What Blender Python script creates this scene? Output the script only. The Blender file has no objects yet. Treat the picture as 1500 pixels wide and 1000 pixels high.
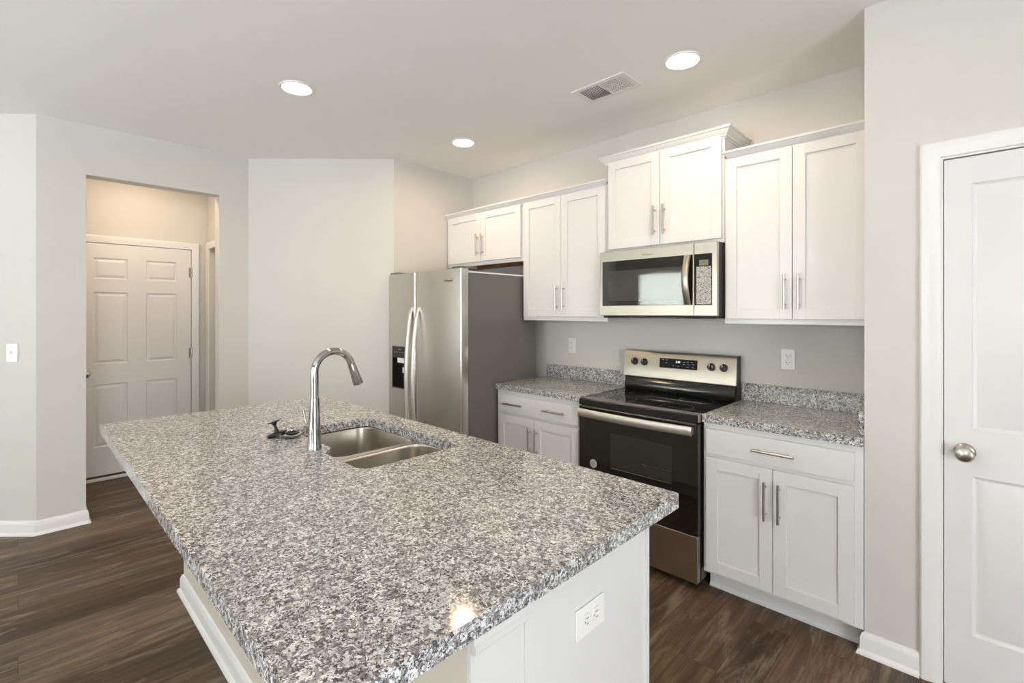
import bpy, bmesh, math, random
from mathutils import Vector, Matrix
random.seed(7)
C = bpy.context.scene.collection
R = math.radians
PI = math.pi

# ------------------------------------------------------------------ camera
FPX, YAW, HOR, CH = 705.0, 44.25, 457.2, 1.441
cam = bpy.data.cameras.new('camera')
cam.sensor_width = 36.0
cam.lens = FPX / 1500 * 36.0
cam.shift_y = -(500 - HOR) / 1500
cam.clip_start = 0.02
co = bpy.data.objects.new('camera', cam)
co.location = (0, 0, CH)
co.rotation_euler = (R(90), 0, R(YAW))
C.objects.link(co)
bpy.context.scene.camera = co

# ------------------------------------------------------------------ world, exposure
w = bpy.data.worlds.new('world')
bpy.context.scene.world = w
w.use_nodes = True
w.node_tree.nodes['Background'].inputs[0].default_value = (0.8, 0.9, 1.0, 1)
w.node_tree.nodes['Background'].inputs[1].default_value = 1.0
vs = bpy.context.scene.view_settings
vs.view_transform = 'Standard'
vs.look = 'None'
vs.gamma = 1
vs.use_curve_mapping = False
vs.exposure = 0.2
WIN_E = 11.0       # daylight through the window panes
CAN_E = 114.0      # recessed ceiling lamps
HALL_E = 150.0

# key planes (metres; camera stands at x=0, y=0)
H = 2.726          # ceiling
WY = 3.07          # kitchen wall
YU = 2.77          # upper cabinet faces
YC = 2.465         # counter front edge
YB = 2.49          # base cabinet faces
YP = 2.50          # pantry wall face
XP = -0.353        # pantry wall corner
XL = -3.525        # wall left of the refrigerator
ZC, ZS = 0.914, 0.876

# ------------------------------------------------------------------ materials
def nmat(name):
    m = bpy.data.materials.new(name); m.use_nodes = True
    nt = m.node_tree
    return m, nt, nt.nodes['Principled BSDF']
def N(nt, t, **kw):
    n = nt.nodes.new(t)
    for k, v in kw.items(): setattr(n, k, v)
    return n
def ramp(nt, stops, interp='LINEAR'):
    r = N(nt, 'ShaderNodeValToRGB'); cr = r.color_ramp; cr.interpolation = interp
    while len(cr.elements) < len(stops): cr.elements.new(0.5)
    for e, (p, c) in zip(cr.elements, stops):
        e.position = p; e.color = (c[0], c[1], c[2], 1) if len(c) == 3 else c
    return r
def mix(nt, fac, a, b, mode='MIX'):
    m = N(nt, 'ShaderNodeMix', data_type='RGBA', blend_type=mode)
    for i, v in ((0, fac), (6, a), (7, b)):
        if hasattr(v, 'is_output') or isinstance(v, bpy.types.NodeSocket): nt.links.new(v, m.inputs[i])
        elif isinstance(v, (int, float)): m.inputs[i].default_value = v
        else: m.inputs[i].default_value = (*v, 1)
    return m.outputs[2]
def coords(nt, scale=(1, 1, 1), rot=(0, 0, 0)):
    g = N(nt, 'ShaderNodeNewGeometry'); mp = N(nt, 'ShaderNodeMapping')
    mp.inputs['Scale'].default_value = scale; mp.inputs['Rotation'].default_value = rot
    nt.links.new(g.outputs['Position'], mp.inputs['Vector'])
    return mp.outputs[0]
def paint(name, col, rough=0.5, var=0.012, bump=0.0, scale=300, spec=0.5, coat=0.0):
    m, nt, b = nmat(name)
    v = coords(nt)
    n = N(nt, 'ShaderNodeTexNoise'); n.inputs['Scale'].default_value = 2.3; n.inputs['Detail'].default_value = 4
    nt.links.new(v, n.inputs['Vector'])
    lo = tuple(max(0, c - var) for c in col); hi = tuple(min(1, c + var) for c in col)
    r = ramp(nt, [(0.3, lo), (0.7, hi)])
    nt.links.new(n.outputs[0], r.inputs[0]); nt.links.new(r.outputs[0], b.inputs['Base Color'])
    b.inputs['Roughness'].default_value = rough
    b.inputs['Specular IOR Level'].default_value = spec
    if coat: b.inputs['Coat Weight'].default_value = coat; b.inputs['Coat Roughness'].default_value = 0.1
    if bump:
        n2 = N(nt, 'ShaderNodeTexNoise'); n2.inputs['Scale'].default_value = scale; nt.links.new(v, n2.inputs['Vector'])
        bp = N(nt, 'ShaderNodeBump'); bp.inputs['Strength'].default_value = bump; bp.inputs['Distance'].default_value = 0.001
        nt.links.new(n2.outputs[0], bp.inputs['Height']); nt.links.new(bp.outputs[0], b.inputs['Normal'])
    return m
def metal(name, col, rough=0.25, grain=None, aniso=0.0, tan=None, var=0.03):
    m, nt, b = nmat(name)
    b.inputs['Metallic'].default_value = 1.0
    v = coords(nt, grain or (60, 60, 60))
    n = N(nt, 'ShaderNodeTexNoise'); n.inputs['Scale'].default_value = 1.0; n.inputs['Detail'].default_value = 3
    nt.links.new(v, n.inputs['Vector'])
    r = ramp(nt, [(0.3, tuple(c - var for c in col)), (0.7, tuple(c + var for c in col))])
    nt.links.new(n.outputs[0], r.inputs[0]); nt.links.new(r.outputs[0], b.inputs['Base Color'])
    r2 = N(nt, 'ShaderNodeMapRange'); r2.inputs['To Min'].default_value = rough * 0.97; r2.inputs['To Max'].default_value = rough * 1.03
    nt.links.new(n.outputs[0], r2.inputs[0]); nt.links.new(r2.outputs[0], b.inputs['Roughness'])
    if aniso:
        b.inputs['Anisotropic'].default_value = aniso
        c = N(nt, 'ShaderNodeCombineXYZ')
        for i in range(3): c.inputs[i].default_value = tan[i]
        nt.links.new(c.outputs[0], b.inputs['Tangent'])
    return m
def emit(name, col, strength):
    m, nt, b = nmat(name)
    b.inputs['Base Color'].default_value = (0.9, 0.9, 0.9, 1)
    b.inputs['Emission Color'].default_value = (*col, 1)
    b.inputs['Emission Strength'].default_value = strength
    return m
def granite_mat(name='granite'):
    m, nt, b = nmat(name)
    v = coords(nt)
    # warp the domain so that the grains curl
    nz = N(nt, 'ShaderNodeTexNoise'); nz.inputs['Scale'].default_value = 95; nz.inputs['Detail'].default_value = 2
    nt.links.new(v, nz.inputs['Vector'])
    sub = N(nt, 'ShaderNodeVectorMath', operation='SUBTRACT'); sub.inputs[1].default_value = (0.5, 0.5, 0.5)
    nt.links.new(nz.outputs['Color'], sub.inputs[0])
    sc = N(nt, 'ShaderNodeVectorMath', operation='SCALE'); sc.inputs['Scale'].default_value = 0.02
    nt.links.new(sub.outputs[0], sc.inputs[0])
    ad = N(nt, 'ShaderNodeVectorMath', operation='ADD')
    nt.links.new(v, ad.inputs[0]); nt.links.new(sc.outputs[0], ad.inputs[1])
    def vor(scale, feat='F1'):
        t = N(nt, 'ShaderNodeTexVoronoi', feature=feat); t.inputs['Scale'].default_value = scale
        nt.links.new(ad.outputs[0], t.inputs['Vector'])
        return t
    a = vor(165); sepa = N(nt, 'ShaderNodeSeparateColor'); nt.links.new(a.outputs['Color'], sepa.inputs[0])
    base = ramp(nt, [(0.0, (0.13, 0.127, 0.127)), (0.10, (0.28, 0.27, 0.265)), (0.26, (0.44, 0.43, 0.42)),
                     (0.44, (0.64, 0.635, 0.625)), (0.72, (0.80, 0.795, 0.785)), (0.94, (0.38, 0.33, 0.29))], 'CONSTANT')
    nt.links.new(sepa.outputs[0], base.inputs[0])
    # mid grey grains, larger
    g1 = vor(105); sg = N(nt, 'ShaderNodeSeparateColor'); nt.links.new(g1.outputs['Color'], sg.inputs[0])
    gm = ramp(nt, [(0.0, (0.8, 0.8, 0.8)), (0.13, (0, 0, 0))], 'CONSTANT'); nt.links.new(sg.outputs[1], gm.inputs[0])
    col = mix(nt, gm.outputs[0], base.outputs[0], (0.21, 0.20, 0.195))
    # curled dark mica flecks
    fn = N(nt, 'ShaderNodeTexNoise'); fn.inputs['Scale'].default_value = 150; fn.inputs['Detail'].default_value = 3
    fn.inputs['Roughness'].default_value = 0.6; fn.inputs['Distortion'].default_value = 1.6
    nt.links.new(v, fn.inputs['Vector'])
    fl = ramp(nt, [(0.435, (0.97, 0.97, 0.97)), (0.455, (0, 0, 0))]); nt.links.new(fn.outputs[0], fl.inputs[0])
    col = mix(nt, fl.outputs[0], col, (0.05, 0.05, 0.055))
    # large slow cloud: paler and darker patches
    big = N(nt, 'ShaderNodeTexNoise'); big.inputs['Scale'].default_value = 30; big.inputs['Detail'].default_value = 4
    nt.links.new(v, big.inputs['Vector'])
    br = ramp(nt, [(0.35, (0.84, 0.86, 0.885)), (0.62, (1.10, 1.12, 1.15))]); nt.links.new(big.outputs[0], br.inputs[0])
    col = mix(nt, 1.0, col, br.outputs[0], 'MULTIPLY')
    nt.links.new(col, b.inputs['Base Color'])
    b.inputs['Roughness'].default_value = 0.09
    b.inputs['Specular IOR Level'].default_value = 0.5
    return m
def floor_mat():
    m, nt, b = nmat('plank_floor')
    g = N(nt, 'ShaderNodeNewGeometry'); sp = N(nt, 'ShaderNodeSeparateXYZ'); cb = N(nt, 'ShaderNodeCombineXYZ')
    nt.links.new(g.outputs['Position'], sp.inputs[0])
    nt.links.new(sp.outputs[1], cb.inputs[0]); nt.links.new(sp.outputs[0], cb.inputs[1])
    bt = N(nt, 'ShaderNodeTexBrick'); bt.offset = 0.37; bt.offset_frequency = 2
    nt.links.new(cb.outputs[0], bt.inputs['Vector'])
    bt.inputs['Color1'].default_value = (0, 0, 0, 1); bt.inputs['Color2'].default_value = (1, 1, 1, 1)
    bt.inputs['Mortar'].default_value = (0.5, 0.5, 0.5, 1)
    bt.inputs['Scale'].default_value = 1.0; bt.inputs['Mortar Size'].default_value = 0.0012; bt.inputs['Mortar Smooth'].default_value = 0.1
    bt.inputs['Brick Width'].default_value = 1.2; bt.inputs['Row Height'].default_value = 0.152; bt.inputs['Bias'].default_value = 0.0
    base = ramp(nt, [(0.0, (0.050, 0.030, 0.017)), (0.35, (0.088, 0.057, 0.035)), (0.7, (0.132, 0.090, 0.058)), (1.0, (0.080, 0.060, 0.043))])
    nt.links.new(bt.outputs['Color'], base.inputs[0])
    # grain, offset per plank
    off = N(nt, 'ShaderNodeVectorMath', operation='MULTIPLY_ADD')
    off.inputs[1].default_value = (17, 17, 17); nt.links.new(bt.outputs['Color'], off.inputs[0]); nt.links.new(cb.outputs[0], off.inputs[2])
    mp = N(nt, 'ShaderNodeMapping'); mp.inputs['Scale'].default_value = (2.2, 34, 1); nt.links.new(off.outputs[0], mp.inputs['Vector'])
    gn = N(nt, 'ShaderNodeTexNoise'); gn.inputs['Scale'].default_value = 1; gn.inputs['Detail'].default_value = 6; gn.inputs['Roughness'].default_value = 0.65
    gn.inputs['Distortion'].default_value = 0.6
    nt.links.new(mp.outputs[0], gn.inputs['Vector'])
    gr = ramp(nt, [(0.28, (0.55, 0.52, 0.5)), (0.5, (1, 1, 1)), (0.68, (1.75, 1.68, 1.6))]); nt.links.new(gn.outputs[0], gr.inputs[0])
    col = mix(nt, 1.0, base.outputs[0], gr.outputs[0], 'MULTIPLY')
    # pale wear streaks
    mp2 = N(nt, 'ShaderNodeMapping'); mp2.inputs['Scale'].default_value = (1.6, 9, 1); nt.links.new(off.outputs[0], mp2.inputs['Vector'])
    g2 = N(nt, 'ShaderNodeTexNoise'); g2.inputs['Scale'].default_value = 1.3; g2.inputs['Detail'].default_value = 8; g2.inputs['Roughness'].default_value = 0.7
    g2.inputs['Distortion'].default_value = 1.2
    nt.links.new(mp2.outputs[0], g2.inputs['Vector'])
    s2 = ramp(nt, [(0.52, (0, 0, 0)), (0.66, (0.7, 0.7, 0.7))]); nt.links.new(g2.outputs[0], s2.inputs[0])
    col = mix(nt, s2.outputs[0], col, (0.27, 0.215, 0.16))
    jr = ramp(nt, [(0.0, (0, 0, 0)), (1.0, (0.75, 0.75, 0.75))]); nt.links.new(bt.outputs['Fac'], jr.inputs[0])
    col = mix(nt, jr.outputs[0], col, (0.035, 0.025, 0.02))
    nt.links.new(col, b.inputs['Base Color'])
    b.inputs['Roughness'].default_value = 0.42
    b.inputs['Specular IOR Level'].default_value = 0.22
    bp = N(nt, 'ShaderNodeBump'); bp.inputs['Strength'].default_value = 0.25; bp.inputs['Distance'].default_value = 0.001
    nt.links.new(gn.outputs[0], bp.inputs['Height']); nt.links.new(bp.outputs[0], b.inputs['Normal'])
    return m
def keypad_mat():  # outdoor reflection painted on as black and white mottling
    m, nt, b = nmat('keypad_reflection')
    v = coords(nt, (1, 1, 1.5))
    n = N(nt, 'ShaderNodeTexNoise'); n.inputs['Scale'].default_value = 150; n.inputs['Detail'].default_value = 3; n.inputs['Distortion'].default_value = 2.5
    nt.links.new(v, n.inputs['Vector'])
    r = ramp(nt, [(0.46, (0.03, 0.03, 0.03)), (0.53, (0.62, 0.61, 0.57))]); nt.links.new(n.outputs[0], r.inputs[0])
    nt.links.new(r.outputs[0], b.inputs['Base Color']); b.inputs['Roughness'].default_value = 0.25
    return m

M = {}
M['wall'] = paint('wall_paint', (0.62, 0.61, 0.58), 0.6, 0.006, 0.06, 420, 0.3)
M['ceil'] = paint('ceiling_paint', (0.90, 0.895, 0.885), 0.8, 0.006, 0.05, 300, 0.2)
M['trim'] = paint('white_trim_paint', (0.78, 0.78, 0.77), 0.32, 0.004)
M['cab'] = paint('white_cabinet_paint', (0.72, 0.725, 0.725), 0.34, 0.004)
M['beige'] = paint('island_wall_shade', (0.61, 0.58, 0.50), 0.6, 0.006, 0.06, 420, 0.3)  # beige tint puts the shade of the seating side into the colour
M['door'] = paint('white_door_paint', (0.73, 0.73, 0.73), 0.36, 0.004)
M['plastic'] = paint('white_plastic', (0.84, 0.84, 0.82), 0.3, 0.004)
M['slot'] = paint('dark_slot', (0.02, 0.02, 0.02), 0.6, 0.004)
M['slotgrey'] = paint('shaded_slot', (0.22, 0.22, 0.21), 0.6, 0.004)
M['ventback'] = paint('vent_shadow_duct', (0.16, 0.16, 0.16), 0.7, 0.02)
M['wood'] = paint('bare_brown_wood', (0.50, 0.26, 0.095), 0.6, 0.03)
M['black'] = paint('black_enamel', (0.012, 0.012, 0.012), 0.2, 0.002)
M['glass'] = paint('black_glass', (0.008, 0.0075, 0.007), 0.018, 0.001, spec=0.9)
M['owin'] = paint('oven_window_glass', (0.035, 0.033, 0.03), 0.06, 0.004)
M['mwin'] = paint('microwave_window_mesh', (0.055, 0.054, 0.05), 0.015, 0.006, spec=0.9)
M['rubber'] = paint('black_rubber', (0.012, 0.012, 0.012), 0.45, 0.003)
M['fside'] = paint('grey_fridge_side', (0.15, 0.143, 0.132), 0.34, 0.004)
M['gasket'] = paint('dark_gasket', (0.03, 0.03, 0.03), 0.5, 0.004)
M['steel'] = metal('brushed_steel', (0.60, 0.585, 0.55), 0.26, (2, 2, 500), 0.75, (0.71, 0.70, 0.02), 0.006)
M['steel2'] = metal('range_steel', (0.47, 0.44, 0.375), 0.34, (2, 2, 500), 0.4, (0.71, 0.70, 0.02), 0.006)
M['nickel'] = metal('brushed_nickel', (0.50, 0.48, 0.45), 0.28)
M['knob'] = metal('satin_nickel_knob', (0.46, 0.43, 0.38), 0.25)
M['hand'] = metal('pale_handle_steel', (0.72, 0.70, 0.66), 0.42)
M['chrome'] = metal('polished_chrome', (0.44, 0.44, 0.44), 0.07, var=0.01)
M['sink'] = metal('sink_steel', (0.56, 0.53, 0.48), 0.24, (120, 2, 2), 0.3, (0, 1, 0))
M['granite'] = granite_mat()
M['floor'] = floor_mat()
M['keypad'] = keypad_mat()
M['lcd'] = paint('lcd_olive', (0.18, 0.19, 0.12), 0.15, 0.01)
M['print'] = paint('grey_print', (0.35, 0.35, 0.35), 0.4, 0.01)
M['badge'] = paint('silver_badge', (0.42, 0.40, 0.36), 0.35, 0.02)
M['logo'] = paint('dark_logo', (0.10, 0.095, 0.09), 0.35, 0.01)
M['blind'] = paint('white_blind', (0.8, 0.8, 0.78), 0.5, 0.004)
m_, nt_, b_ = nmat('translucent_blind')
tr_ = nt_.nodes.new('ShaderNodeBsdfTranslucent'); tr_.inputs[0].default_value = (0.82, 0.84, 0.82, 1)
mx_ = nt_.nodes.new('ShaderNodeMixShader'); mx_.inputs[0].default_value = 0.6
b_.inputs['Base Color'].default_value = (0.8, 0.8, 0.78, 1); b_.inputs['Roughness'].default_value = 0.5
nt_.links.new(b_.outputs[0], mx_.inputs[1]); nt_.links.new(tr_.outputs[0], mx_.inputs[2])
nt_.links.new(mx_.outputs[0], nt_.nodes['Material Output'].inputs[0])
M['blind_lit'] = m_
M['led'] = emit('range_clock', (0.85, 0.92, 1.0), 1.5)
M['lens'] = emit('lamp_lens', (1.0, 0.73, 0.46), CAN_E)
M['hlens'] = emit('hall_lamp_lens', (1.0, 0.76, 0.53), HALL_E)
M['pane'] = emit('daylight_pane', (0.97, 0.98, 1.0), WIN_E)
M['pane_shade'] = emit('daylight_pane_shade', (0.97, 1.0, 1.0), 30.0)
M['pane_fill'] = emit('added_fill_pane', (0.95, 0.98, 1.0), 8.5)

# ------------------------------------------------------------------ mesh helpers
def finish(name, bm, mat, parent=None, bevel=0.0, seg=2, smooth=38, loc=None, rot=None):
    bmesh.ops.recalc_face_normals(bm, faces=bm.faces)
    me = bpy.data.meshes.new(name); bm.to_mesh(me); bm.free()
    me.materials.append(mat)
    for p in me.polygons: p.use_smooth = True
    me.set_sharp_from_angle(angle=R(smooth))
    o = bpy.data.objects.new(name, me); C.objects.link(o)
    if bevel:
        b = o.modifiers.new('bevel', 'BEVEL'); b.width = bevel; b.segments = seg; b.limit_method = 'ANGLE'
        b.angle_limit = R(38); b.harden_normals = True
    if parent: o.parent = parent
    if loc: o.location = loc
    if rot: o.rotation_euler = rot
    return o
def box(bm, x0, x1, y0, y1, z0, z1):
    v = [bm.verts.new((x, y, z)) for z in (z0, z1) for y in (y0, y1) for x in (x0, x1)]
    for f in ((0, 1, 3, 2), (4, 6, 7, 5), (0, 4, 5, 1), (2, 3, 7, 6), (0, 2, 6, 4), (1, 5, 7, 3)):
        bm.faces.new([v[i] for i in f])
def boxes(*bs):
    bm = bmesh.new()
    for b in bs: box(bm, *b)
    return bm
def tube(bm, pts, rad, seg=16, caps=True):
    pts = [Vector(p) for p in pts]
    rads = rad if isinstance(rad, (list, tuple)) else [rad] * len(pts)
    rings = []; up = None
    for i, p in enumerate(pts):
        t = (pts[min(i + 1, len(pts) - 1)] - pts[max(i - 1, 0)]).normalized()
        if up is None:
            up = Vector((0, 0, 1)) if abs(t.z) < 0.9 else Vector((0, 1, 0))
        a = (up - t * up.dot(t)).normalized(); up = a; b_ = t.cross(a)
        rings.append([bm.verts.new(p + (a * math.cos(k * 2 * PI / seg) + b_ * math.sin(k * 2 * PI / seg)) * rads[i]) for k in range(seg)])
    for r0, r1 in zip(rings, rings[1:]):
        for k in range(seg): bm.faces.new((r0[k], r0[(k + 1) % seg], r1[(k + 1) % seg], r1[k]))
    if caps:
        bm.faces.new(rings[0]); bm.faces.new(rings[-1])
def lathe(bm, prof, origin=(0, 0, 0), axis='Z', seg=32):
    """prof: list of (radius, height along axis)."""
    ax = {'X': lambda a, b, h: (h, a, b), 'Y': lambda a, b, h: (a, h, b), 'Z': lambda a, b, h: (a, b, h)}[axis]
    o = Vector(origin); rings = []
    for r, h in prof:
        if r < 1e-6: rings.append([bm.verts.new(o + Vector(ax(0, 0, h)))])
        else: rings.append([bm.verts.new(o + Vector(ax(r * math.cos(k * 2 * PI / seg), r * math.sin(k * 2 * PI / seg), h))) for k in range(seg)])
    for a, b in zip(rings, rings[1:]):
        for k in range(seg):
            k2 = (k + 1) % seg
            if len(a) == 1 and len(b) == 1: continue
            if len(a) == 1: bm.faces.new((a[0], b[k2], b[k]))
            elif len(b) == 1: bm.faces.new((a[k], a[k2], b[0]))
            else: bm.faces.new((a[k], a[k2], b[k2], b[k]))
def sweep(path, prof, z0=0.0, caps=True, bm=None):
    """horizontal moulding: path in xy, prof (offset to the right of travel, z)."""
    bm = bm or bmesh.new()
    pts = [Vector(p) for p in path]; rings = []
    def rn(a, b):
        d = (b - a).normalized(); return Vector((d.y, -d.x))
    for i, p in enumerate(pts):
        if i == 0: n = rn(pts[0], pts[1])
        elif i == len(pts) - 1: n = rn(pts[-2], pts[-1])
        else:
            n1, n2 = rn(pts[i - 1], p), rn(p, pts[i + 1])
            n = (n1 + n2) / max(0.25, (1 + n1.dot(n2)))
        rings.append([bm.verts.new((p.x + n.x * o, p.y + n.y * o, z0 + z)) for o, z in prof])
    k = len(prof)
    for a, b in zip(rings, rings[1:]):
        for j in range(k): bm.faces.new((a[j], a[(j + 1) % k], b[(j + 1) % k], b[j]))
    if caps: bm.faces.new(rings[0]); bm.faces.new(rings[-1])
    return bm
def rrect(x0, x1, y0, y1, r, n=6):
    out = []
    for cx, cy, a0 in ((x1 - r, y1 - r, 0), (x0 + r, y1 - r, 90), (x0 + r, y0 + r, 180), (x1 - r, y0 + r, 270)):
        for i in range(n + 1):
            a = R(a0 + 90 * i / n); out.append((cx + r * math.cos(a), cy + r * math.sin(a)))
    return out
def roundpoly(pts, rads, n=6):
    out = []; m = len(pts)
    for i in range(m):
        p = Vector(pts[i]); a = (Vector(pts[i - 1]) - p).normalized(); b = (Vector(pts[(i + 1) % m]) - p).normalized()
        r = rads[i]
        if r <= 0: out.append(tuple(p)); continue
        ang = a.angle(b); t = r / math.tan(ang / 2)
        s, e = p + a * t, p + b * t
        for k in range(n + 1):
            u = k / n
            q = s * (1 - u) ** 2 + p * 2 * u * (1 - u) + e * u ** 2
            out.append((q.x, q.y))
    return out
def plate(outer, holes, z0, z1, bm=None):
    """flat slab with holes."""
    bm = bm or bmesh.new()
    loops = []; edges = []
    for lp in [outer] + holes:
        vs_ = [bm.verts.new((x, y, z1)) for x, y in lp]; loops.append(vs_)
        for i in range(len(vs_)): edges.append(bm.edges.new((vs_[i], vs_[(i + 1) % len(vs_)])))
    res = bmesh.ops.triangle_fill(bm, use_beauty=True, use_dissolve=False, edges=edges)
    faces = [g for g in res['geom'] if isinstance(g, bmesh.types.BMFace)]
    low = {}
    for lp in loops:
        for v in lp: low[v] = bm.verts.new((v.co.x, v.co.y, z0))
    for f in faces: bm.faces.new([low[v] for v in reversed(f.verts)])
    for lp in loops:
        for i in range(len(lp)):
            a, b = lp[i], lp[(i + 1) % len(lp)]
            bm.faces.new((a, b, low[b], low[a]))
    return bm
def text_mesh(name, s, size, mat, parent, loc, rot, extrude=0.0004, bold=False):
    cu = bpy.data.curves.new(name, 'FONT'); cu.body = s; cu.size = size; cu.extrude = extrude
    cu.align_x = 'CENTER'; cu.align_y = 'CENTER'
    if bold: cu.offset = size * 0.02
    tmp = bpy.data.objects.new('tmp', cu); C.objects.link(tmp)
    me = bpy.data.meshes.new_from_object(tmp)
    bpy.data.objects.remove(tmp); bpy.data.curves.remove(cu)
    me.name = name; me.materials.clear(); me.materials.append(mat)
    o = bpy.data.objects.new(name, me); C.objects.link(o)
    o.parent = parent; o.location = loc; o.rotation_euler = rot
    return o

def thing(name, label, cat, loc=(0, 0, 0), group=None, rotz=0):
    o = bpy.data.objects.new(name, None); C.objects.link(o)
    o.empty_display_size = 0.05
    o.location = loc; o.rotation_euler = (0, 0, rotz)
    o['label'] = label; o['category'] = cat
    if group: o['group'] = group
    return o
def tag(o, label, cat, group=None):
    o['label'] = label; o['category'] = cat
    if group: o['group'] = group
    return o
def struct(o): o['kind'] = 'structure'; return o

# ------------------------------------------------------------------ room shell
def poly_prism(pts, z0, z1):
    bm = bmesh.new()
    a = [bm.verts.new((x, y, z0)) for x, y in pts]; b = [bm.verts.new((x, y, z1)) for x, y in pts]
    bm.faces.new(a); bm.faces.new(b)
    for i in range(len(pts)):
        j = (i + 1) % len(pts); bm.faces.new((a[i], a[j], b[j], b[i]))
    return bm
XD, YD1, YD0 = -4.385, 1.345, 0.082       # wall with the doorway
XR, YBK, XLL = 2.9, -3.4, -5.45           # right wall, wall behind the camera, living room wall
DQ = 0.70710678
yq = YD0 - (XD - XLL)                     # far end of the second angled wall
fl = struct(finish('floor', boxes((-5.9, XR + 0.2, YBK - 0.2, WY + 0.2, -0.06, 0)), M['floor']))
struct(finish('ceiling', boxes((-5.9, XR + 0.2, YBK - 0.2, WY + 0.2, H, H + 0.08)), M['ceil']))
struct(finish('wall_back', boxes((XL - 0.12, XP + 0.12, WY, WY + 0.12, 0, H)), M['wall']))
struct(finish('wall_left', boxes((XL - 0.12, XL, 2.2, WY, 0, H)), M['wall']))
# angled wall between the doorway wall and the refrigerator
t = 0.12
struct(finish('wall_angled', poly_prism([(XL, 2.2), (XD, YD1), (XD - t, YD1 + 0.05), (XL - t, 2.2 + 0.05)], 0, H), M['wall']))
DO0, DO1, DH = 0.325, 1.13, 2.383
struct(finish('wall_doorway', boxes((XD - t, XD, YD0, DO0, 0, H), (XD - t, XD, DO1, YD1, 0, H), (XD - t, XD, DO0, DO1, DH, H)), M['wall']))
struct(finish('wall_angled_left', poly_prism([(XD, YD0), (XLL, yq), (XLL - t, yq), (XD - t, YD0 + 0.05)], 0, H), M['wall']))
struct(finish('wall_living', boxes((XLL - t, XLL, YBK, yq, 0, H)), M['wall']))
# pantry block
PD0, PD1, PDH = -0.108, 0.56, 2.037
struct(finish('wall_pantry', boxes((XP, PD0, YP, YP + 0.115, 0, H), (PD1, XR, YP, YP + 0.115, 0, H), (PD0, PD1, YP, YP + 0.115, PDH, H),
                                   (XP, XP + 0.115, YP + 0.115, WY, 0, H)), M['wall']))
struct(finish('wall_pantry_inside', boxes((XP + 0.115, XR, WY, WY + 0.1, 0, H)), M['wall']))
# hallway beyond the doorway
XHF, YH1, YH0 = -5.44, 1.29, 0.16
HD0, HD1 = 0.33, 1.165
struct(finish('wall_hall_far', boxes((XHF - 0.12, XHF, YH0 - 0.12, HD0 - 0.0, 0, H), (XHF - 0.12, XHF, HD1, YH1 + 0.12, 0, H),
                                     (XHF - 0.12, XHF, HD0, HD1, 2.04, H)), M['wall']))
HS0, HS1 = -5.34, -4.58
struct(finish('wall_hall_right', boxes((XHF, HS0, YH1, YH1 + 0.12, 0, H), (HS1, XD - t, YH1, YH1 + 0.12, 0, H), (HS0, HS1, YH1, YH1 + 0.12, 2.05, H)), M['wall']))
struct(finish('wall_hall_left', boxes((XHF, XD - t, YH0 - 0.12, YH0, 0, H)), M['wall']))

# windows of the living area behind the camera
def window(idx, axis, a0, a1, z0, z1, plane, pane, tilt):
    """opening a0..a1 in a wall whose inner face is at plane; axis 'y' = wall faces +y, 'x' = wall faces -x."""
    def B(a, b, d0, d1, c, d):
        if axis == 'y': return (a, b, plane - d1, plane - d0, c, d)
        return (plane + d0, plane + d1, a, b, c, d)
    f = finish('window_%d' % idx, boxes(B(a0, a0 + 0.04, 0.03, 0.09, z0, z1), B(a1 - 0.04, a1, 0.03, 0.09, z0, z1), B(a0, a1, 0.03, 0.09, z0, z0 + 0.04),
        B(a0, a1, 0.03, 0.09, z1 - 0.04, z1), B(a0, a1, 0.05, 0.08, (z0 + z1) / 2 - 0.02, (z0 + z1) / 2 + 0.02)), M['trim'])
    struct(f)
    finish('pane', boxes(B(a0 + 0.03, a1 - 0.03, 0.092, 0.1, z0 + 0.03, z1 - 0.03)), M[pane], f)
    if tilt is None: return f
    closed = tilt == 0.0
    bm = bmesh.new(); z = z0 + 0.03
    while z < z1 - 0.03:
        d0, d1 = -0.012, 0.024          # room edge above, window edge below: the slats throw daylight upward
        vs_ = []
        for (dd, zz) in ((d0, z + tilt), (d1, z - tilt), (d1 + 0.001, z - tilt + 0.0015), (d0 + 0.001, z + tilt + 0.0015)) if not closed else ((0.010, z + 0.028), (0.002, z - 0.027), (0.0032, z - 0.027), (0.0112, z + 0.028)):
            if axis == 'y': vs_.append([(a0 + 0.01, plane - dd, zz), (a1 - 0.01, plane - dd, zz)])
            else: vs_.append([(plane + dd, a0 + 0.01, zz), (plane + dd, a1 - 0.01, zz)])
        A = [bm.verts.new(p[0]) for p in vs_]; Bv = [bm.verts.new(p[1]) for p in vs_]
        bm.faces.new(A); bm.faces.new(Bv)
        for i in range(4): bm.faces.new((A[i], A[(i + 1) % 4], Bv[(i + 1) % 4], Bv[i]))
        z += 0.046
    finish('blind', bm, M['blind_lit'] if closed else M['blind'], f)
    return f
WB = [(-4.95, -3.86, 0.75, 2.23), (-2.9, -1.1, 0.1, 2.23), (0.2, 1.6, 0.75, 2.23)]
WR = [(-1.9, 0.3, 0.05, 2.1)]
def wall_with_holes(name, axis, lo, hi, holes, plane):
    bs = []; cur = lo
    def B(a, b, c, d):
        return (a, b, plane - 0.12, plane, c, d) if axis == 'y' else (plane, plane + 0.12, a, b, c, d)
    for a0, a1, z0, z1 in holes:
        bs.append(B(cur, a0, 0, H)); bs.append(B(a0, a1, 0, z0)); bs.append(B(a0, a1, z1, H)); cur = a1
    bs.append(B(cur, hi, 0, H))
    struct(finish(name, boxes(*bs), M['wall']))
wall_with_holes('wall_behind', 'y', XLL - t, XR + t, WB, YBK)
wall_with_holes('wall_right', 'x', YBK, WY + 0.1, WR, XR)
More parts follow.
